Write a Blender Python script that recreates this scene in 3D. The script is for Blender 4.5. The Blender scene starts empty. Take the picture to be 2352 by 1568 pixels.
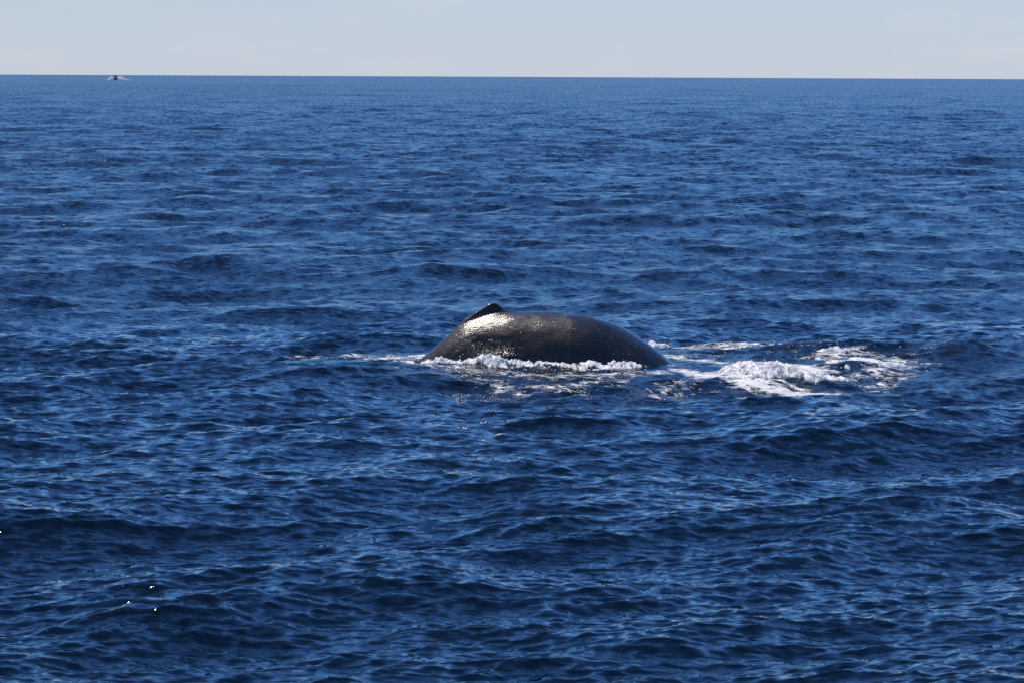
import bpy, math
import numpy as np
from mathutils import Matrix, Vector

S = bpy.context.scene
COL = S.collection
R = math.radians

# ------------------------------------------------------------------ camera
CAM_H = 6.37                       # eye height on the deck of a whale-watching boat (m)
PITCH, ROLL = R(5.03), R(0.26)
FPX = 7000.0 / 2352.0              # focal length in picture widths
cam_d = bpy.data.cameras.new('camera')
cam = bpy.data.objects.new('camera', cam_d); COL.objects.link(cam)
cam_d.sensor_width = 36.0; cam_d.lens = 36.0 * FPX
cam_d.clip_start = 0.5; cam_d.clip_end = 60000.0
CAM_M = Matrix.Rotation(R(90) - PITCH, 3, 'X') @ Matrix.Rotation(ROLL, 3, 'Z')
cam.matrix_world = Matrix.Translation((0, 0, CAM_H)) @ CAM_M.to_4x4()
S.camera = cam

# ------------------------------------------------------------------ sky and sun
SUN_EL, SUN_AZ = R(63), R(50)       # azimuth: to the left of straight ahead
W = bpy.data.worlds.new('World'); S.world = W; W.use_nodes = True
wn, wl = W.node_tree.nodes, W.node_tree.links
wn.clear()
def wnode(t, **k):
    n = wn.new(t)
    for a, b in k.items(): setattr(n, a, b)
    return n
sky = wnode('ShaderNodeTexSky', sky_type='NISHITA', sun_disc=False, sun_elevation=SUN_EL, sun_rotation=SUN_AZ,
            altitude=0.0, air_density=1.2, dust_density=0.03, ozone_density=6.0)
bg = wnode('ShaderNodeBackground'); bg.inputs['Strength'].default_value = 0.103
wo = wnode('ShaderNodeOutputWorld')
tc = wnode('ShaderNodeTexCoord')
mp = wnode('ShaderNodeMapping'); mp.inputs['Scale'].default_value = (14, 14, 60)
cn = wnode('ShaderNodeTexNoise'); cn.inputs['Scale'].default_value = 1.6; cn.inputs['Detail'].default_value = 6; cn.inputs['Roughness'].default_value = 0.6
cr = wnode('ShaderNodeMapRange'); cr.inputs['From Min'].default_value = 0.52; cr.inputs['From Max'].default_value = 0.78; cr.inputs['To Max'].default_value = 0.4
mx = wnode('ShaderNodeMix', data_type='RGBA'); mx.inputs['B'].default_value = (6.9, 6.6, 6.9, 1)
wl.new(tc.outputs['Generated'], mp.inputs['Vector']); wl.new(mp.outputs['Vector'], cn.inputs['Vector'])
wl.new(cn.outputs['Fac'], cr.inputs['Value']); wl.new(cr.outputs['Result'], mx.inputs['Factor'])
tint = wnode('ShaderNodeMix', data_type='RGBA', blend_type='MULTIPLY'); tint.inputs['Factor'].default_value = 1.0
tint.inputs['B'].default_value = (0.47, 0.86, 1.42, 1)      # white balance of the sky light
wl.new(sky.outputs['Color'], tint.inputs['A']); 
sep = wnode('ShaderNodeSeparateXYZ'); wl.new(tc.outputs['Generated'], sep.inputs[0])
hz = wnode('ShaderNodeMapRange', interpolation_type='SMOOTHERSTEP')      # pale haze that lies along the whole horizon
for k_, v_ in (('From Min', -0.02), ('From Max', 0.11), ('To Min', 0.95), ('To Max', 0.0)): hz.inputs[k_].default_value = v_
wl.new(sep.outputs['Z'], hz.inputs['Value'])
hm = wnode('ShaderNodeMix', data_type='RGBA'); hm.inputs['B'].default_value = (5.55, 5.95, 6.80, 1)
wl.new(hz.outputs['Result'], hm.inputs['Factor']); wl.new(tint.outputs['Result'], hm.inputs['A'])
wl.new(hm.outputs['Result'], mx.inputs['A']); wl.new(mx.outputs['Result'], bg.inputs['Color'])
wl.new(bg.outputs['Background'], wo.inputs['Surface'])

sun_d = bpy.data.lights.new('sun', 'SUN'); sun_d.energy = 5.0; sun_d.angle = R(0.53); sun_d.color = (1.0, 0.93, 0.82)
sun = bpy.data.objects.new('sun', sun_d); COL.objects.link(sun)
SUN_DIR = Vector((-math.cos(SUN_EL) * math.sin(SUN_AZ), math.cos(SUN_EL) * math.cos(SUN_AZ), math.sin(SUN_EL)))
sun.rotation_euler = SUN_DIR.to_track_quat('Z', 'Y').to_euler()

vs = S.view_settings
vs.view_transform = 'Standard'; vs.look = 'None'; vs.exposure = 0.0; vs.gamma = 1.0; vs.use_curve_mapping = False
S.render.engine = 'CYCLES'
S.cycles.use_denoising = False
S.cycles.max_bounces = 6
S.cycles.sample_clamp_indirect = 60.0

# ------------------------------------------------------------------ helpers
def world_at(x, y, z=0.0):
    """Point of the level z seen at picture position (x, y) of a 2352 x 1568 frame (used for measuring the photo)."""
    d = CAM_M @ Vector(((x - 1176) / 7000.0, (784 - y) / 7000.0, -1.0))
    t = (z - CAM_H) / d.z
    return d.x * t, d.y * t
def at_depth(x, y, Y):
    d = CAM_M @ Vector(((x - 1176) / 7000.0, (784 - y) / 7000.0, -1.0))
    t = Y / d.y
    return d.x * t, CAM_H + d.z * t

def mat(name):
    m = bpy.data.materials.new(name); m.use_nodes = True
    nt = m.node_tree; b = nt.nodes['Principled BSDF']
    def node(t, _in=None, **k):
        n = nt.nodes.new(t)
        for a, v in k.items(): setattr(n, a, v)
        for a, v in (_in or {}).items():
            if isinstance(v, bpy.types.NodeSocket): nt.links.new(v, n.inputs[a])
            else: n.inputs[a].default_value = v
        return n
    def link(a, bb): nt.links.new(a, bb)
    return m, b, node, link

def mesh_obj(name, V, F, material=None, parent=None, smooth=True, **props):
    me = bpy.data.meshes.new(name)
    V = np.asarray(V, dtype=np.float32); F = np.asarray(F, dtype=np.int32)
    me.vertices.add(len(V)); me.vertices.foreach_set('co', V.ravel())
    n = F.shape[1]
    me.loops.add(F.size); me.loops.foreach_set('vertex_index', F.ravel())
    me.polygons.add(len(F)); me.polygons.foreach_set('loop_start', np.arange(0, F.size, n, dtype=np.int32))
    me.update(calc_edges=True)
    me.polygons.foreach_set('use_smooth', np.full(len(F), smooth))
    if material: me.materials.append(material)
    o = bpy.data.objects.new(name, me); COL.objects.link(o)
    if parent: o.parent = parent
    for k, v in props.items(): o[k] = v
    return o
def attr(o, name, vals):
    a = o.data.attributes.new(name, 'FLOAT', 'POINT'); a.data.foreach_set('value', np.asarray(vals, dtype=np.float32).ravel())
def grid_faces(nu, nv, wrap_v=False):
    i = np.arange(nu - 1)[:, None] * nv
    j = np.arange(nv if wrap_v else nv - 1)[None, :]
    j2 = (j + 1) % nv
    return np.stack([i + j, i + j2, i + nv + j2, i + nv + j], -1).reshape(-1, 4)
def sstep(a, b, x):
    t = np.clip((x - a) / (b - a), 0, 1); return t * t * (3 - 2 * t)

# smooth value noise for shaping geometry
def vnoise(x, y, seed=0):
    rng = np.random.RandomState(seed); T = rng.rand(256, 256)
    xi = np.floor(x).astype(int); yi = np.floor(y).astype(int)
    fx = x - xi; fy = y - yi
    fx = fx * fx * fx * (fx * (fx * 6 - 15) + 10); fy = fy * fy * fy * (fy * (fy * 6 - 15) + 10)
    a = T[xi & 255, yi & 255]; b = T[(xi + 1) & 255, yi & 255]; c = T[xi & 255, (yi + 1) & 255]; d = T[(xi + 1) & 255, (yi + 1) & 255]
    return (a * (1 - fx) + b * fx) * (1 - fy) + (c * (1 - fx) + d * fx) * fy
def fbm(x, y, oct=4, seed=0, gain=0.5):
    s = 0; a = 1; t = 0
    for i in range(oct):
        s = s + a * vnoise(x * 2.03 ** i + 17.3 * i, y * 2.03 ** i + 9.1 * i, seed + i); t += a; a *= gain
    return s / t

# ------------------------------------------------------------------ the sea: wave field, one octave of wavelengths per tile
WIND = math.atan2(-0.95, 0.31)      # waves run towards the camera and a little to the right
OCT = [  # longest wavelength, rms slope, directional power, chop
    (110.0, 0.008, 10, 0.9), (55.0, 0.014, 8, 0.9), (27.0, 0.021, 6, 0.9), (13.5, 0.052, 4, 0.95), (6.8, 0.084, 4, 0.95),
    (3.4, 0.080, 4.5, 0.95), (1.7, 0.090, 5, 0.95), (0.85, 0.118, 5, 0.9), (0.42, 0.140, 4.5, 0.8), (0.21, 0.112, 3.5, 0.6)]
NT = 512
class Octave:
    def __init__(s, i, lam, slope, p, chop):
        s.lam = lam; s.slope = slope; s.L = lam * 22.0 * (1 + 0.037 * i); s.rot = 0.31 * i; s.chop = chop
        rng = np.random.RandomState(100 + i)
        kx = 2 * np.pi * np.fft.fftfreq(NT, s.L / NT); KX, KY = np.meshgrid(kx, kx, indexing='ij')
        K = np.hypot(KX, KY); K[0, 0] = 1e-9
        q = np.log2(K * lam / (2 * np.pi))           # 0 .. 1 inside the octave
        band = np.exp(-((q - 0.5) / 0.42) ** 2) * K ** -1.5
        th = np.arctan2(KY, KX) - (WIND - s.rot)
        spread = (0.03 + np.abs(np.cos(th / 2)) ** (2 * p * 2)) ** 0.5
        A = (rng.randn(NT, NT) + 1j * rng.randn(NT, NT)) * band * spread
        A[0, 0] = 0
        h = np.fft.ifft2(A).real
        sl = np.sqrt((np.fft.ifft2(1j * KX * A).real ** 2 + np.fft.ifft2(1j * KY * A).real ** 2).mean())
        g = slope / sl
        s.F = np.stack([h, np.fft.ifft2(1j * KX / K * A).real, np.fft.ifft2(1j * KY / K * A).real], -1).astype(np.float32) * g
        s.off = rng.rand(2) * s.L
    def sample(s, x, y):
        c, n = math.cos(s.rot), math.sin(s.rot)
        u = ((c * x + n * y) + s.off[0]) / s.L * NT; v = ((-n * x + c * y) + s.off[1]) / s.L * NT
        ui = np.floor(u).astype(np.int32); vi = np.floor(v).astype(np.int32)
        fu = (u - ui).astype(np.float32); fv = (v - vi).astype(np.float32)
        def wts(t):
            return (0.5 * (-t + 2 * t * t - t ** 3), 0.5 * (2 - 5 * t * t + 3 * t ** 3), 0.5 * (t + 4 * t * t - 3 * t ** 3), 0.5 * (-t * t + t ** 3))
        wu, wv = wts(fu), wts(fv)
        F = s.F.reshape(-1, 3); out = np.zeros((len(u), 3), np.float32)
        for a in range(4):
            ia = ((ui + a - 1) % NT) * NT
            for b in range(4):
                out += F[ia + (vi + b - 1) % NT] * (wu[a] * wv[b])[:, None]
        hx = c * out[:, 1] - n * out[:, 2]; hy = n * out[:, 1] + c * out[:, 2]
        return out[:, 0], hx * s.chop, hy * s.chop
OCTS = [Octave(i, *o) for i, o in enumerate(OCT)]

# wake of the whale: humps and hollows of the water (x, y, height, half-length along, half-length across, angle)
def hump(px, py, z, h, a, b, ang=0.0):
    x, y = world_at(px, py, z); return (x, y, h, a, b, ang)
WAKE = [
    hump(1250, 850, 0, 0.08, 2.0, 0.50),            # water piled along the near flank
    hump(1765, 850, 0.2, 0.17, 0.95, 0.75, -0.15),  # breaking mound ahead of the whale
    hump(1990, 842, 0.1, 0.16, 0.85, 0.6, -0.1),   # its second crest
    hump(1880, 800, 0.15, 0.22, 1.7, 0.55, 0.05),   # dark wall of water behind
    hump(1490, 783, 0.1, 0.26, 0.35, 0.55),         # curl behind the head
    hump(2220, 808, 0.15, 0.30, 0.95, 0.70, 0.12),  # shoulder at the right
    hump(2050, 880, 0.0, -0.16, 1.2, 1.1, 0.2),
    hump(1860, 915, 0.1, 0.16, 2.0, 0.9, 0.12),     # smooth swell in front of the foam
    hump(1380, 905, 0.05, 0.13, 1.4, 0.6, 0.0),
    hump(1080, 900, 0.05, 0.10, 1.3, 0.6, 0.0),
    hump(880, 815, 0, 0.02, 1.3, 0.9, 0.0),
]
R_EARTH = 7.4e6
WHALE_Y = world_at(1250, 838)[1]
def wake_z(x, y):
    z = np.zeros_like(x)
    for (cx, cy, h, a, b, ang) in WAKE:
        c, s = math.cos(ang), math.sin(ang)
        u = (c * (x - cx) + s * (y - cy)) / a; v = (-s * (x - cx) + c * (y - cy)) / b
        z += h * np.exp(-(u * u + v * v))
    return z
def waves(x, y, spacing, cut=None):
    """height, horizontal shift and unresolved slope variance of the sea at the points x, y."""
    h = np.zeros(x.shape, np.float32); dx = h.copy(); dy = h.copy(); var = h.copy()
    gust = 0.86 + 0.36 * fbm(x / 26.0 + 40, y / 48.0 + 7, 3, 5)       # cat's paws: rougher and smoother patches
    calm = np.exp(-(((x - 3.8) / 8.5) ** 2 + ((y - WHALE_Y) / 5.0) ** 2) ** 2)   # the whale's slick flattens the chop
    for o in OCTS:
        w = sstep(1.0, 2.4, 0.72 * o.lam / spacing).astype(np.float32)
        if cut: w = w * (o.lam > cut)
        g = np.clip(gust, 0.5, 1.3) if o.lam < 4 else 1.0
        w = w * g * (1.0 - calm * (0.75 if o.lam > 3 else 0.45 if o.lam > 1 else 0.2))
        if o.lam > 0.5: var += (o.slope * g) ** 2 - (o.slope * w) ** 2
        k = np.nonzero(w > 0.01)[0]
        if len(k):
            a, b, c = o.sample(x[k], y[k]); wk = w[k]
            h[k] += a * wk; dx[k] += b * wk; dy[k] += c * wk
    return h, dx, dy, var

rows = list(np.geomspace(1.5, 29.2, 40))
r = 29.5
while r < 15000:
    rows.append(r)
    pd = r * r / 19416.0
    if 59 < r < 77: d = 0.12
    elif r < 80: d = 0.72 * pd
    elif r < 500: d = 0.0033 * r
    elif r < 1500: d = 0.006 * r
    else: d = 0.02 * r
    r += d
rows = np.array(rows)
ang = np.concatenate([np.linspace(-180, -12.2, 50), np.linspace(-11, 11, 800), np.linspace(12.2, 180, 50)[:-1]])
ang = np.radians(ang)
drow = np.gradient(rows)
RR, AA = np.meshgrid(rows, ang, indexing='ij')
DR = np.broadcast_to(drow[:, None], RR.shape)
DA = np.broadcast_to(np.gradient(ang)[None, :], RR.shape) * RR
SP = np.maximum(np.maximum(DR, DA), 0.03).ravel()
X0 = (RR * np.sin(AA)).ravel(); Y0 = (RR * np.cos(AA)).ravel()
h, dx, dy, var = waves(X0, Y0, SP)
wk = wake_z(X0, Y0)
XS, YS = X0 + dx, Y0 + dy
ZS = h + wk - (X0 ** 2 + Y0 ** 2) / (2 * R_EARTH)

# foam film: strokes measured on the photo (points, half-width across in metres, amount)
STROKES = [
    ([(640, 792), (760, 789)], 0.6, 0.45), ([(830, 798), (900, 808), (985, 806)], 1.0, 0.62),
    ([(815, 822), (870, 832), (955, 836)], 0.7, 0.64), ([(880, 820), (950, 818)], 1.0, 0.58),
    ([(975, 850), (1100, 858), (1250, 862), (1420, 858), (1560, 855)], 0.9, 0.56),
    ([(1080, 868), (1180, 880), (1300, 878), (1400, 868)], 0.8, 0.50),
    ([(900, 862), (1010, 868)], 0.7, 0.38), ([(1320, 900), (1450, 890), (1560, 872)], 0.8, 0.46),
    ([(1400, 905), (1520, 903)], 0.6, 0.32), ([(1560, 850), (1620, 862), (1700, 858)], 0.6, 0.72),
    ([(1540, 818), (1640, 826), (1700, 832)], 0.5, 0.62), ([(1490, 782), (1520, 790), (1580, 800), (1680, 799)], 0.7, 0.60),
    ([(1680, 797), (1800, 800), (1900, 790), (2010, 790)], 0.7, 0.62), ([(1560, 812), (1700, 816), (1860, 812)], 0.9, 0.40),
    ([(1650, 862), (1720, 870), (1800, 878), (1900, 884)], 0.7, 0.80), ([(1700, 840), (1800, 842), (1860, 850)], 0.8, 0.85),
    ([(1880, 820), (1960, 815), (2050, 826), (2110, 832)], 0.6, 0.60), ([(1800, 862), (1900, 862), (2000, 852), (2080, 838)], 0.7, 0.56),
    ([(1900, 880), (1980, 876), (2080, 850)], 0.6, 0.52), ([(2080, 830), (2180, 808), (2260, 800)], 0.6, 0.36),
    ([(2240, 800), (2300, 815)], 0.4, 0.25), ([(2090, 862), (2200, 862)], 0.7, 0.28), ([(2130, 882), (2180, 880)], 0.4, 0.35),
    ([(1640, 880), (1760, 888)], 0.6, 0.35),
]
def stroke_field(x, y):
    f = np.zeros_like(x)
    for pts, wd, amt in STROKES:
        P = [world_at(*p, 0.08) for p in pts]
        d2 = np.full_like(x, 1e9)
        for (ax, ay), (bx, by) in zip(P[:-1], P[1:]):
            ex, ey = bx - ax, by - ay; L2 = ex * ex + ey * ey
            t = np.clip(((x - ax) * ex + (y - ay) * ey) / L2, 0, 1)
            d2 = np.minimum(d2, (x - ax - t * ex) ** 2 + (y - ay - t * ey) ** 2)
        f = np.maximum(f, amt * np.exp(-d2 / (wd * wd)))
    return f
foam = np.zeros_like(X0); teal = np.zeros_like(X0)
k = np.nonzero((RR.ravel() > 57) & (RR.ravel() < 82) & (np.abs(AA.ravel()) < R(11)))[0]
foam[k] = stroke_field(XS[k].astype(float), YS[k].astype(float))
tx, ty = world_at(770, 858); teal[k] = np.exp(-((XS[k] - tx) / 0.75) ** 2 - ((YS[k] - ty) / 0.8) ** 2)
rough = np.clip(np.maximum(var, 0) ** 0.25 * 0.5, 0.04, 0.25)      # slopes too small for the mesh become roughness

m_sea, b, node, link = mat('sea_water')
a_f = node('ShaderNodeAttribute', attribute_name='foam'); a_r = node('ShaderNodeAttribute', attribute_name='ripple'); a_t = node('ShaderNodeAttribute', attribute_name='teal')
tcn = node('ShaderNodeTexCoord')
geo = node('ShaderNodeNewGeometry')
rmap = node('ShaderNodeMapping', {'Vector': tcn.outputs['Object'], 'Rotation': (0, 0, 0.30), 'Scale': (0.55, 1.5, 1.0)})
n1 = node('ShaderNodeTexNoise', {'Vector': rmap.outputs[0], 'Scale': 6.0, 'Detail': 2.0, 'Roughness': 0.5, 'Distortion': 0.4})
n2 = node('ShaderNodeTexNoise', {'Vector': rmap.outputs[0], 'Scale': 15.0, 'Detail': 2.0, 'Roughness': 0.5, 'Distortion': 0.3})
v1 = node('ShaderNodeVectorMath', {0: n1.outputs['Color'], 1: (0.5, 0.5, 0.5)}, operation='SUBTRACT'); v1 = node('ShaderNodeVectorMath', {0: v1.outputs[0], 1: (0.85, 1.32, 0.0)}, operation='MULTIPLY')
v2 = node('ShaderNodeVectorMath', {0: n2.outputs['Color'], 1: (0.5, 0.5, 0.5)}, operation='SUBTRACT'); v2 = node('ShaderNodeVectorMath', {0: v2.outputs[0], 1: (0.20, 0.26, 0.0)}, operation='MULTIPLY')
va = node('ShaderNodeVectorMath', {0: v1.outputs[0], 1: v2.outputs[0]}, operation='ADD')
a_k = node('ShaderNodeAttribute', attribute_name='slick'); sk = node('ShaderNodeMath', {0: 1.0, 1: a_k.outputs['Fac']}, operation='SUBTRACT')
va = node('ShaderNodeVectorMath', {0: va.outputs[0], 'Scale': sk.outputs[0]}, operation='SCALE')
fmap = node('ShaderNodeMapping', {'Vector': tcn.outputs['Object'], 'Rotation': (0, 0, 0.25), 'Scale': (1.2, 0.6, 1.0)})
n3 = node('ShaderNodeTexNoise', {'Vector': fmap.outputs[0], 'Scale': 1.5, 'Detail': 3.0, 'Roughness': 0.6})
v3 = node('ShaderNodeVectorMath', {0: n3.outputs['Color'], 1: (0.5, 0.5, 0.5)}, operation='SUBTRACT'); v3 = node('ShaderNodeVectorMath', {0: v3.outputs[0], 1: (8.0, 10.0, 0.0)}, operation='MULTIPLY')
a_s = node('ShaderNodeAttribute', attribute_name='slope_rms'); v3 = node('ShaderNodeVectorMath', {0: v3.outputs[0], 'Scale': a_s.outputs['Fac']}, operation='SCALE')
va = node('ShaderNodeVectorMath', {0: va.outputs[0], 1: v3.outputs[0]}, operation='ADD')
va = node('ShaderNodeVectorMath', {0: va.outputs[0], 1: geo.outputs['Normal']}, operation='ADD')
bmp = node('ShaderNodeVectorMath', {0: va.outputs[0]}, operation='NORMALIZE')
# lace of foam
warp = node('ShaderNodeTexNoise', {'Vector': tcn.outputs['Object'], 'Scale': 0.9, 'Detail': 3.0})
wv = node('ShaderNodeVectorMath', {0: warp.outputs['Color'], 1: (0.9, 0.9, 0.0)}, operation='MULTIPLY')
wa = node('ShaderNodeVectorMath', {0: tcn.outputs['Object'], 1: wv.outputs[0]}, operation='ADD')
fn = node('ShaderNodeTexNoise', {'Vector': wa.outputs[0], 'Scale': 3.0, 'Detail': 8.0, 'Roughness': 0.70})
fmp = node('ShaderNodeMapping', {'Vector': wa.outputs[0], 'Rotation': (0, 0, 0.15), 'Scale': (1.0, 1.7, 1.0)})
fn = node('ShaderNodeTexNoise', {'Vector': fmp.outputs[0], 'Scale': 2.6, 'Detail': 8.0, 'Roughness': 0.68})
rg = node('ShaderNodeTexNoise', {'Vector': fmp.outputs[0], 'Scale': 4.0, 'Detail': 4.0, 'Roughness': 0.6})
ra = node('ShaderNodeMath', {0: rg.outputs['Fac'], 1: 0.5}, operation='SUBTRACT'); ra = node('ShaderNodeMath', {0: ra.outputs[0]}, operation='ABSOLUTE')
vr = node('ShaderNodeMapRange', {'Value': ra.outputs[0], 'From Min': 0.0, 'From Max': 0.12, 'To Min': 0.10, 'To Max': -0.08})
fs = node('ShaderNodeMath', {0: fn.outputs['Fac'], 1: vr.outputs[0]}, operation='ADD')
inv = node('ShaderNodeMapRange', {'Value': a_f.outputs['Fac'], 'From Min': 0.0, 'From Max': 1.0, 'To Min': 0.86, 'To Max': 0.18})
df = node('ShaderNodeMath', {0: fs.outputs[0], 1: inv.outputs[0]}, operation='SUBTRACT')
fm = node('ShaderNodeMapRange', {'Value': df.outputs[0], 'From Min': -0.03, 'From Max': 0.16}, interpolation_type='SMOOTHSTEP')
on = node('ShaderNodeMapRange', {'Value': a_f.outputs['Fac'], 'From Min': 0.06, 'From Max': 0.14})
fmask = node('ShaderNodeMath', {0: fm.outputs[0], 1: on.outputs[0]}, operation='MULTIPLY')
c0 = node('ShaderNodeMix', {'Factor': a_t.outputs['Fac'], 'A': (0.0007, 0.0046, 0.0100, 1), 'B': (0.006, 0.10, 0.14, 1)}, data_type='RGBA')
c1 = node('ShaderNodeMix', {'Factor': fmask.outputs[0], 'A': c0.outputs['Result'], 'B': (0.62, 0.61, 0.58, 1)}, data_type='RGBA')
r1 = node('ShaderNodeMix', {'Factor': fmask.outputs[0], 'A': a_r.outputs['Fac'], 'B': 0.6}, data_type='FLOAT')
link(c1.outputs['Result'], b.inputs['Base Color']); link(r1.outputs['Result'], b.inputs['Roughness'])
bf = node('ShaderNodeMath', {0: fmask.outputs[0], 1: 0.02}, operation='MULTIPLY')
bmp2 = node('ShaderNodeBump', {'Strength': 0.7, 'Distance': 1.0, 'Height': bf.outputs[0], 'Normal': bmp.outputs[0]})
link(bmp2.outputs['Normal'], b.inputs['Normal'])
b.inputs['IOR'].default_value = 1.333

nc = len(ang)
F = grid_faces(len(rows), nc, wrap_v=True)
sea = mesh_obj('sea', np.stack([XS, YS, ZS], -1), F, m_sea, kind='structure')
attr(sea, 'foam', foam); attr(sea, 'ripple', rough); attr(sea, 'teal', teal); attr(sea, 'slick', 0.6 * np.exp(-(((XS - 2.0) / 6.0) ** 2 + ((YS - WHALE_Y + 0.8) / 3.0) ** 2) ** 2)); attr(sea, 'slope_rms', np.sqrt(np.maximum(var, 0)))

# ------------------------------------------------------------------ the whale
def zc(px, py): return 746.5 + px * 0.415, 631.6 + py * 0.415     # close-up picture -> full picture
WX, WY = world_at(1250, 838)
PROF = [at_depth(*zc(*p), WY) for p in [(495, 490), (570, 430), (650, 361), (720, 304), (770, 270), (850, 241), (930, 221), (1020, 205), (1100, 205),
        (1200, 203), (1300, 207), (1400, 216), (1500, 236), (1600, 270), (1700, 321), (1800, 388), (1880, 450), (1935, 500)]]
FINP = [at_depth(*zc(*p), WY) for p in [(690, 325), (770, 250), (830, 210), (880, 182), (915, 160), (935, 155), (952, 160), (975, 180), (998, 196), (1030, 203), (1060, 204)]]
px_, pz_ = np.array(PROF).T
sl0 = (pz_[1] - pz_[0]) / (px_[1] - px_[0]); sl1 = (pz_[-1] - pz_[-2]) / (px_[-1] - px_[-2])
px_ = np.concatenate([[px_[0] - 2.0, px_[0] - 0.9], px_, [px_[-1] + 0.9, px_[-1] + 2.0]])
pz_ = np.concatenate([[pz_[0] - sl0 * 2.0, pz_[0] - sl0 * 0.9], pz_, [pz_[-1] + sl1 * 0.95, pz_[-1] + sl1 * 2.1]])
def spline(xk, yk, x):
    """monotone-ish cubic through the knots"""
    d = np.gradient(yk, xk)
    i = np.clip(np.searchsorted(xk, x) - 1, 0, len(xk) - 2)
    hh = xk[i + 1] - xk[i]; t = (x - xk[i]) / hh
    return ((1 + 2 * t) * (1 - t) ** 2 * yk[i] + t * (1 - t) ** 2 * hh * d[i] + t * t * (3 - 2 * t) * yk[i + 1] + t * t * (t - 1) * hh * d[i + 1])
NX, NA = 520, 288
xs = np.linspace(px_[0], px_[-1], NX)
top = spline(px_, pz_, xs)
top = np.convolve(np.pad(top, 6, mode='edge'), np.ones(13) / 13, 'valid')
fx, fz = np.array(FINP).T
fin = np.interp(xs, fx, fz) - top; fin[(xs < fx[0]) | (xs > fx[-1])] = 0
fin = np.convolve(np.pad(np.maximum(fin, 0), 3, mode='edge'), np.ones(7) / 7, 'valid')
u = (xs - PROF[0][0]) / (PROF[-1][0] - PROF[0][0])
half_w = np.interp(u, [-0.4, 0, 0.3, 0.6, 1.0, 1.4], [0.30, 0.45, 0.85, 1.10, 0.80, 0.70])
rad_z = np.interp(u, [-0.4, 0, 0.3, 0.6, 1.0, 1.4], [0.50, 0.80, 1.15, 1.35, 1.40, 1.20])
t = np.arange(NA) / NA
ph = 2 * np.pi * t - 0.85 * np.sin(2 * np.pi * t)
cosp, sinp = np.cos(ph), np.sin(ph)
keel = np.interp(u, [0, 0.25, 0.45, 0.7, 1], [0.30, 0.26, 0.10, 0.0, 0.0])[:, None]
YB = half_w[:, None] * sinp[None] * (1 - keel * np.clip(cosp, 0, 1)[None] ** 2)
ZB = (top - rad_z)[:, None] + rad_z[:, None] * cosp[None]
up = (cosp > 0)[None]
ay = np.abs(YB)
thick = 0.062 + 0.05 * np.clip(0.22 - fin, 0, 0.22)[:, None]
ZB = ZB + up * fin[:, None] * (0.80 * np.exp(-(ay / thick) ** 3) + 0.20 * np.exp(-(ay / 0.22) ** 2))
lump = (fbm(xs[:, None] * 1.3 + 0 * ph[None] + 50, ph[None] * 2.2 + 0 * xs[:, None] + 9, 3, 31) - 0.5) * 0.045
ZB = ZB + lump * np.clip(cosp + 0.4, 0, 1)[None]; YB = YB + np.sign(sinp)[None] * lump * np.abs(sinp)[None]
VB = np.stack([np.broadcast_to(xs[:, None], YB.shape), WY + YB, ZB], -1).reshape(-1, 3)
FB = grid_faces(NX, NA, wrap_v=True)
m_skin, b, node, link = mat('whale_skin')
tcn = node('ShaderNodeTexCoord')
st = node('ShaderNodeMapping', {'Vector': tcn.outputs['Object'], 'Scale': (0.6, 2.2, 2.6)})
s1 = node('ShaderNodeTexNoise', {'Vector': st.outputs[0], 'Scale': 9.0, 'Detail': 8.0, 'Roughness': 0.68})
s2 = node('ShaderNodeTexNoise', {'Vector': tcn.outputs['Object'], 'Scale': 55.0, 'Detail': 3.0, 'Roughness': 0.6})
s3 = node('ShaderNodeTexNoise', {'Vector': tcn.outputs['Object'], 'Scale': 1.7, 'Detail': 3.0})
mo = node('ShaderNodeMath', {0: s3.outputs['Fac'], 1: s1.outputs['Fac']}, operation='ADD')
mo = node('ShaderNodeMapRange', {'Value': mo.outputs[0], 'From Min': 0.75, 'From Max': 1.35})
cr_ = node('ShaderNodeMix', {'Factor': mo.outputs[0], 'A': (0.004, 0.004, 0.0042, 1), 'B': (0.029, 0.021, 0.0175, 1)}, data_type='RGBA')
# thin pale scratches
sv = node('ShaderNodeMapping', {'Vector': tcn.outputs['Object'], 'Scale': (0.9, 0.5, 0.5), 'Rotation': (0.3, 0.5, 0.2)})
sw = node('ShaderNodeTexVoronoi', {'Vector': sv.outputs[0], 'Scale': 1.9}, feature='DISTANCE_TO_EDGE')
sr = node('ShaderNodeMapRange', {'Value': sw.outputs['Distance'], 'From Min': 0.0, 'From Max': 0.006, 'To Min': 0.55, 'To Max': 0.0})
sg = node('ShaderNodeMapRange', {'Value': s1.outputs['Fac'], 'From Min': 0.5, 'From Max': 0.6})
sm = node('ShaderNodeMath', {0: sr.outputs[0], 1: sg.outputs[0]}, operation='MULTIPLY')
cs = node('ShaderNodeMix', {'Factor': sm.outputs[0], 'A': cr_.outputs['Result'], 'B': (0.16, 0.15, 0.14, 1)}, data_type='RGBA')
link(cs.outputs['Result'], b.inputs['Base Color'])
rr = node('ShaderNodeMapRange', {'Value': s1.outputs['Fac'], 'From Min': 0.3, 'From Max': 0.7, 'To Min': 0.30, 'To Max': 0.46})
link(rr.outputs[0], b.inputs['Roughness'])
b1 = node('ShaderNodeBump', {'Strength': 0.6, 'Distance': 0.02, 'Height': s1.outputs['Fac']})
b2 = node('ShaderNodeBump', {'Strength': 0.6, 'Distance': 0.005, 'Height': s2.outputs['Fac'], 'Normal': b1.outputs['Normal']})
dv = node('ShaderNodeTexVoronoi', {'Vector': tcn.outputs['Object'], 'Scale': 22.0}, feature='F1')      # clinging drops and knobs
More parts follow.
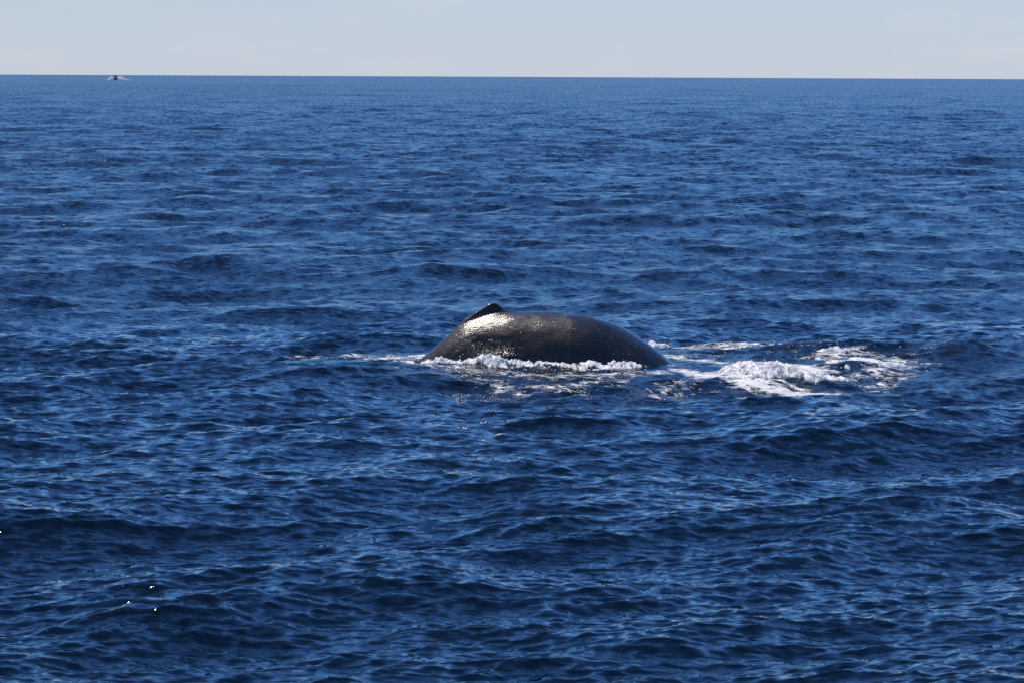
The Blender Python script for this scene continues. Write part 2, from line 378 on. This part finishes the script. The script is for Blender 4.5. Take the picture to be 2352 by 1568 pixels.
dr = node('ShaderNodeMapRange', {'Value': dv.outputs['Distance'], 'From Min': 0.0, 'From Max': 0.22, 'To Min': 1.0, 'To Max': 0.0}, interpolation_type='SMOOTHSTEP')
dk = node('ShaderNodeMapRange', {'Value': s3.outputs['Fac'], 'From Min': 0.52, 'From Max': 0.62})
dr = node('ShaderNodeMath', {0: dr.outputs[0], 1: dk.outputs[0]}, operation='MULTIPLY')
b2 = node('ShaderNodeBump', {'Strength': 1.0, 'Distance': 0.012, 'Height': dr.outputs[0], 'Normal': b2.outputs['Normal']})
# water running down the flank
rv = node('ShaderNodeAttribute', attribute_name='rivulet')
rvm = node('ShaderNodeMapping', {'Vector': tcn.outputs['Object'], 'Scale': (1.0, 0.6, 0.55)})
rn = node('ShaderNodeTexNoise', {'Vector': rvm.outputs[0], 'Scale': 13.0, 'Detail': 4.0, 'Roughness': 0.6, 'Distortion': 0.8})
rh = node('ShaderNodeMath', {0: rn.outputs['Fac'], 1: rv.outputs['Fac']}, operation='MULTIPLY')
b2 = node('ShaderNodeBump', {'Strength': 1.0, 'Distance': 0.22, 'Height': rh.outputs[0], 'Normal': b2.outputs['Normal']})
link(b2.outputs['Normal'], b.inputs['Normal']); cb = node('ShaderNodeBump', {'Strength': 0.46, 'Distance': 0.02, 'Height': s1.outputs['Fac']})
cb = node('ShaderNodeBump', {'Strength': 1.0, 'Distance': 0.22, 'Height': rh.outputs[0], 'Normal': cb.outputs['Normal']})
cb = node('ShaderNodeBump', {'Strength': 1.0, 'Distance': 0.012, 'Height': dr.outputs[0], 'Normal': cb.outputs['Normal']})
link(cb.outputs['Normal'], b.inputs['Coat Normal'])
b.inputs['Specular IOR Level'].default_value = 0.3
b.inputs['Coat Weight'].default_value = 1.0; b.inputs['Coat Roughness'].default_value = 0.16; b.inputs['Coat IOR'].default_value = 1.33
b.inputs['IOR'].default_value = 1.38
whale = mesh_obj('whale', VB, FB, m_skin, label='dark wet whale with a low back fin arching out of the sea', category='whale')
rx, rz_ = at_depth(*zc(930, 410), WY - 0.9)
attr(whale, 'rivulet', np.exp(-((VB[:, 0] - rx) / 0.42) ** 2 - ((VB[:, 2] - rz_) / 0.16) ** 2))

# ------------------------------------------------------------------ whitewater (thick froth with its own relief)
m_froth, b, node, link = mat('froth')
tcn = node('ShaderNodeTexCoord')
q1 = node('ShaderNodeTexNoise', {'Vector': tcn.outputs['Object'], 'Scale': 16.0, 'Detail': 6.0, 'Roughness': 0.7})
qm = node('ShaderNodeMapping', {'Vector': tcn.outputs['Object'], 'Rotation': (0, 0, 0.4), 'Scale': (1.6, 0.8, 1.0)})
q3 = node('ShaderNodeTexNoise', {'Vector': qm.outputs[0], 'Scale': 4.0, 'Detail': 6.0, 'Roughness': 0.7})
q4 = node('ShaderNodeMapRange', {'Value': q3.outputs['Fac'], 'From Min': 0.40, 'From Max': 0.60})
q2 = node('ShaderNodeMix', {'Factor': q4.outputs[0], 'A': (0.28, 0.31, 0.34, 1), 'B': (0.90, 0.87, 0.83, 1)}, data_type='RGBA')
link(q2.outputs['Result'], b.inputs['Base Color']); b.inputs['Roughness'].default_value = 0.5
b.inputs['Subsurface Weight'].default_value = 0.6; b.inputs['Subsurface Radius'].default_value = (0.12, 0.12, 0.12); b.inputs['Subsurface Scale'].default_value = 1.0
bb = node('ShaderNodeBump', {'Strength': 1.0, 'Distance': 0.05, 'Height': q1.outputs['Fac']}); link(bb.outputs['Normal'], b.inputs['Normal'])
def froth(name, pts, seed, lift=0.0, res=(0.02, 0.035), label=None, holes=0.10, rag=0.10):
    """pts: (px, py, level, half-width x, half-width y, thickness) blobs that make one body of broken water."""
    B = []
    for (px, py, z, a, bw, th) in pts:
        x, y = world_at(px, py, z); B.append((x, y, a, bw, th))
    x0 = min(q[0] - 2 * q[2] for q in B); x1 = max(q[0] + 2 * q[2] for q in B)
    y0 = min(q[1] - 2 * q[3] for q in B); y1 = max(q[1] + 2 * q[3] for q in B)
    gx = np.arange(x0, x1, res[0]); gy = np.arange(y0, y1, res[1])
    X, Y = np.meshgrid(gx, gy, indexing='ij'); xf, yf = X.ravel(), Y.ravel()
    T = np.zeros_like(xf)
    for (cx, cy, a, bw, th) in B:
        T = np.maximum(T, th * np.exp(-((xf - cx) / a) ** 2 - ((yf - cy) / bw) ** 2))
    nz = fbm(xf * 1.7, yf * 1.9, 5, seed, 0.6); nz2 = fbm(xf * 17, yf * 9, 4, seed + 20, 0.7)
    rid = 1 - np.abs(2 * fbm(xf * 5.5 + 3, yf * 4.2, 3, seed + 40) - 1)
    env = sstep(0.01, 0.10, T)
    T = T * (0.62 + 0.6 * sstep(0.28, 0.72, nz)) * (0.9 + 0.15 * rid) + (nz2 - 0.5) * rag * env - 0.045
    T -= holes * sstep(0.52, 0.70, fbm(xf * 2.8 + 0.8 * yf, yf * 3.0 + 30, 4, seed + 60)) * (1 - 0.7 * sstep(0.10, 0.25, T))
    hh, _, _, _ = waves(xf, yf, np.full(len(xf), 0.2), cut=0.8)
    Z = hh + wake_z(xf, yf) + T + lift - 0.16 * sstep(0.02, -0.02, T)
    keep = (T > -0.02).reshape(X.shape)
    f = grid_faces(len(gx), len(gy))
    kk = keep.ravel()
    f = f[kk[f].all(1)]
    used, invi = np.unique(f, return_inverse=True)
    V = np.stack([xf, yf, Z], -1)[used]
    return mesh_obj(name, V, invi.reshape(-1, 4), m_froth, kind='stuff', label=label)
froth('whitewater', [(978, 843, 0, .28, .3, .12), (1015, 846, 0, .4, .42, .17), (1070, 849, 0, .5, .46, .20), (1125, 851, 0, .5, .46, .20), (1180, 852, 0, .5, .42, .17), (1240, 852, 0, .5, .38, .14),
                     (1300, 852, 0, .5, .38, .14), (1360, 852, 0, .5, .40, .16), (1420, 850, 0, .5, .38, .15), (1475, 848, 0, .45, .34, .09), (1530, 845, 0, .35, .25, .07)], 3,
      label='white froth washing along the near flank of the whale', res=(0.016, 0.03), holes=0.09, rag=0.13)
froth('whitewater', [(1715, 852, .1, .5, .5, .21), (1775, 856, .1, .5, .6, .19), (1835, 862, .1, .55, .5, .15), (1695, 866, 0, .45, .5, .15), (1890, 870, 0, .6, .4, .12), (1800, 872, 0, .6, .5, .16),
                     (1740, 874, 0, .5, .45, .15), (1680, 870, 0, .3, .35, .10)], 7,
      label='bright white breaking mound of foam ahead of the whale', holes=0.02, rag=0.15)
froth('whitewater', [(1920, 838, .1, .35, .4, .12), (1985, 832, .1, .5, .4, .15), (2050, 838, .1, .4, .35, .10), (1960, 850, .05, .5, .4, .08)], 11,
      label='foaming second crest right of the white mound')
froth('whitewater', [(1495, 788, .15, .22, .3, .18), (1520, 792, .1, .3, .3, .10), (1600, 802, 0.05, .5, .3, .09), (1700, 803, .1, .6, .25, .08), (1920, 792, .3, .5, .25, .10)], 15,
      label='thin broken foam behind the whale along the dark wave')

# ------------------------------------------------------------------ the far motor boat
BD = 2280.0
bx, _ = at_depth(265, 183, BD)
root = bpy.data.objects.new('motor_boat', None); COL.objects.link(root)
root.location = (bx, BD, -BD * BD / (2 * R_EARTH)); root.rotation_euler = (R(-4), 0, R(6))
root['label'] = 'small dark motor boat with a canopy speeding near the horizon'; root['category'] = 'boat'
def plain(name, col, rough=0.4):
    m, b, node, link = mat(name)
    tcn = node('ShaderNodeTexCoord'); n = node('ShaderNodeTexNoise', {'Vector': tcn.outputs['Object'], 'Scale': 3.0, 'Detail': 5.0})
    c = node('ShaderNodeMix', {'Factor': n.outputs['Fac'], 'A': tuple(0.8 * k for k in col) + (1,), 'B': tuple(min(1, 1.2 * k) for k in col) + (1,)}, data_type='RGBA')
    link(c.outputs['Result'], b.inputs['Base Color']); b.inputs['Roughness'].default_value = rough
    return m
m_hull, m_canvas, m_metal = plain('hull_paint', (0.02, 0.022, 0.028)), plain('canopy_canvas', (0.03, 0.03, 0.07), 0.8), plain('boat_metal', (0.35, 0.36, 0.38), 0.35)
m_white, m_glass, m_black = plain('gelcoat', (0.5, 0.5, 0.5)), plain('windscreen_glass', (0.05, 0.06, 0.07), 0.05), plain('outboard_black', (0.015, 0.015, 0.016))
# hull: bow towards -Y (towards the camera)
ns, nk = 24, 13
V = []
for i in range(ns):
    s = i / (ns - 1)                       # 0 bow .. 1 stern
    y = -3.6 + 7.2 * s
    hw = 1.40 * (1 - (1 - s) ** 2.6) * (1 - 0.06 * s) + 0.03
    sheer = 1.45 - 0.45 * s; keelz = -0.35 + 0.9 * max(0, 0.35 - s) ** 1.4
    for j in range(nk):
        q = -1 + 2 * j / (nk - 1); a = abs(q)
        zz = keelz + (sheer - keelz) * (a ** 1.7); V.append((hw * math.copysign(a ** 0.75, q), y, zz))
F = [(i * nk + j, i * nk + j + 1, (i + 1) * nk + j + 1, (i + 1) * nk + j) for i in range(ns - 1) for j in range(nk - 1)]
hull = mesh_obj('hull', V, F, m_hull, root)
V2 = []; 
for i in range(ns):
    V2 += [(V[i * nk][0] * 0.97, V[i * nk][1], V[i * nk][2] - 0.06), (V[i * nk + nk - 1][0] * 0.97, V[i * nk][1], V[i * nk][2] - 0.06)]
F2 = [(2 * i, 2 * i + 1, 2 * i + 3, 2 * i + 2) for i in range(ns - 1)]
mesh_obj('deck', V2, F2, m_white, root)
mesh_obj('transom', [V[(ns - 1) * nk + j] for j in range(nk)] + [(V[(ns - 1) * nk + j][0], 3.6, V[(ns - 1) * nk][2]) for j in range(nk)],
         [(j, j + 1, nk + j + 1, nk + j) for j in range(nk - 1)], m_hull, root)
def prism(name, sec, y0, y1, m, parent, taper=1.0):
    n = len(sec); V = [(x, y0, z) for x, z in sec] + [(x * taper, y1, z) for x, z in sec]
    F = [(i, (i + 1) % n, n + (i + 1) % n, n + i) for i in range(n)]
    me = bpy.data.meshes.new(name); me.from_pydata(V, [], F + [tuple(range(n))[::-1], tuple(range(n, 2 * n))]); me.materials.append(m)
    o = bpy.data.objects.new(name, me); COL.objects.link(o); o.parent = parent
    return o
con = prism('console', [(-0.75, 0.9), (0.75, 0.9), (0.72, 1.9), (0.6, 2.05), (-0.6, 2.05), (-0.72, 1.9)], -0.4, 1.3, m_hull, root)
prism('windscreen', [(-0.85, 2.05), (0.85, 2.05), (0.75, 2.8), (-0.75, 2.8)], -0.45, -0.40, m_glass, con)
prism('canopy', [(-1.25, 3.25), (1.25, 3.25), (1.22, 3.38), (0.8, 3.48), (-0.8, 3.48), (-1.22, 3.38)], -0.7, 2.0, m_canvas, root)
for sx in (-1, 1):
    for yy in (-0.35, 1.6):
        prism('canopy_post', [(sx * 1.05 - 0.04, 0.95), (sx * 1.05 + 0.04, 0.95), (sx * 1.05 + 0.04, 3.26), (sx * 1.05 - 0.04, 3.26)], yy, yy + 0.08, m_metal, root)
prism('outboard_motor', [(-0.28, 0.2), (0.28, 0.2), (0.33, 1.3), (0.2, 1.55), (-0.2, 1.55), (-0.33, 1.3)], 3.62, 4.2, m_black, root, 0.8)
m_spray, b, node, link = mat('spray_mist')
b.inputs['Base Color'].default_value = (0.92, 0.91, 0.89, 1); b.inputs['Roughness'].default_value = 0.8
sn = node('ShaderNodeTexNoise', {'Scale': 1.5, 'Detail': 4.0}); link(node('ShaderNodeBump', {'Strength': 1.0, 'Distance': 0.3, 'Height': sn.outputs['Fac']}).outputs['Normal'], b.inputs['Normal'])
trl = node('ShaderNodeBsdfTranslucent', {'Color': (0.95, 0.92, 0.88, 1)})
ms = node('ShaderNodeMixShader', {0: 0.6, 1: b.outputs[0], 2: trl.outputs[0]})
link(ms.outputs[0], m_spray.node_tree.nodes['Material Output'].inputs['Surface'])
# wings of spray thrown out by the bow
for sx, ln, hh_ in ((-1, 9.0, 2.3), (1, 15.0, 2.3)):
    nu, nv = 90, 26; V = []
    for i in range(nu):
        s = i / (nu - 1)
        for j in range(nv):
            q = j / (nv - 1)
            hgt = hh_ * (math.exp(-((s - 0.22) / 0.22) ** 2) + 0.30 * (1 - s)) * (0.75 + 0.5 * float(vnoise(np.array([s * 22.0]), np.array([q * 3.0]), 60 + sx)[0]))
            prof = math.sin(math.pi * q)
            V.append((sx * (0.9 + ln * s) , -1.0 + 6.0 * s + (q - 0.5) * (1.2 + 2.0 * s), -0.15 + hgt * prof))
    o = mesh_obj('bow_spray', V, grid_faces(nu, nv), m_spray, kind='stuff',
                 label='longer wing of white spray right of the far boat' if sx > 0 else 'shorter wing of white spray left of the far boat')
    o.location = root.location

# ------------------------------------------------------------------ flung drops of spray
rng = np.random.RandomState(9)
ico = np.array([(0, 0, 1), (1, 0, 0), (0, 1, 0), (-1, 0, 0), (0, -1, 0), (0, 0, -1)], float)
icf = np.array([(0, 1, 2), (0, 2, 3), (0, 3, 4), (0, 4, 1), (5, 2, 1), (5, 3, 2), (5, 4, 3), (5, 1, 4)])
V, F = [], []
for (px, py, z, sx, sy, sz, n) in [(1060, 847, .28, .5, .2, .10, 60), (1250, 850, .22, 1.0, .2, .08, 50), (1420, 850, .22, .8, .2, .08, 60), (1720, 850, .45, .4, .3, .13, 70),
                                   (1800, 856, .38, .6, .3, .10, 50), (1980, 832, .28, .6, .3, .10, 50), (1495, 786, .30, .2, .2, .12, 30), (1930, 790, .32, .8, .2, .07, 40), (1340, 900, .12, .25, .3, .05, 25)]:
    cx, cy = world_at(px, py, z)
    for i in range(n):
        q = np.array([cx + rng.randn() * sx, cy + rng.randn() * sy, z - 0.05 + abs(rng.randn()) * sz])
        F += (icf + len(V) * 6).tolist(); V.append(ico * (0.006 + 0.012 * rng.rand() ** 2) + q)
mesh_obj('spray_drops', np.concatenate(V), F, m_froth, kind='stuff', label='scattered drops of spray flung up from the white water')
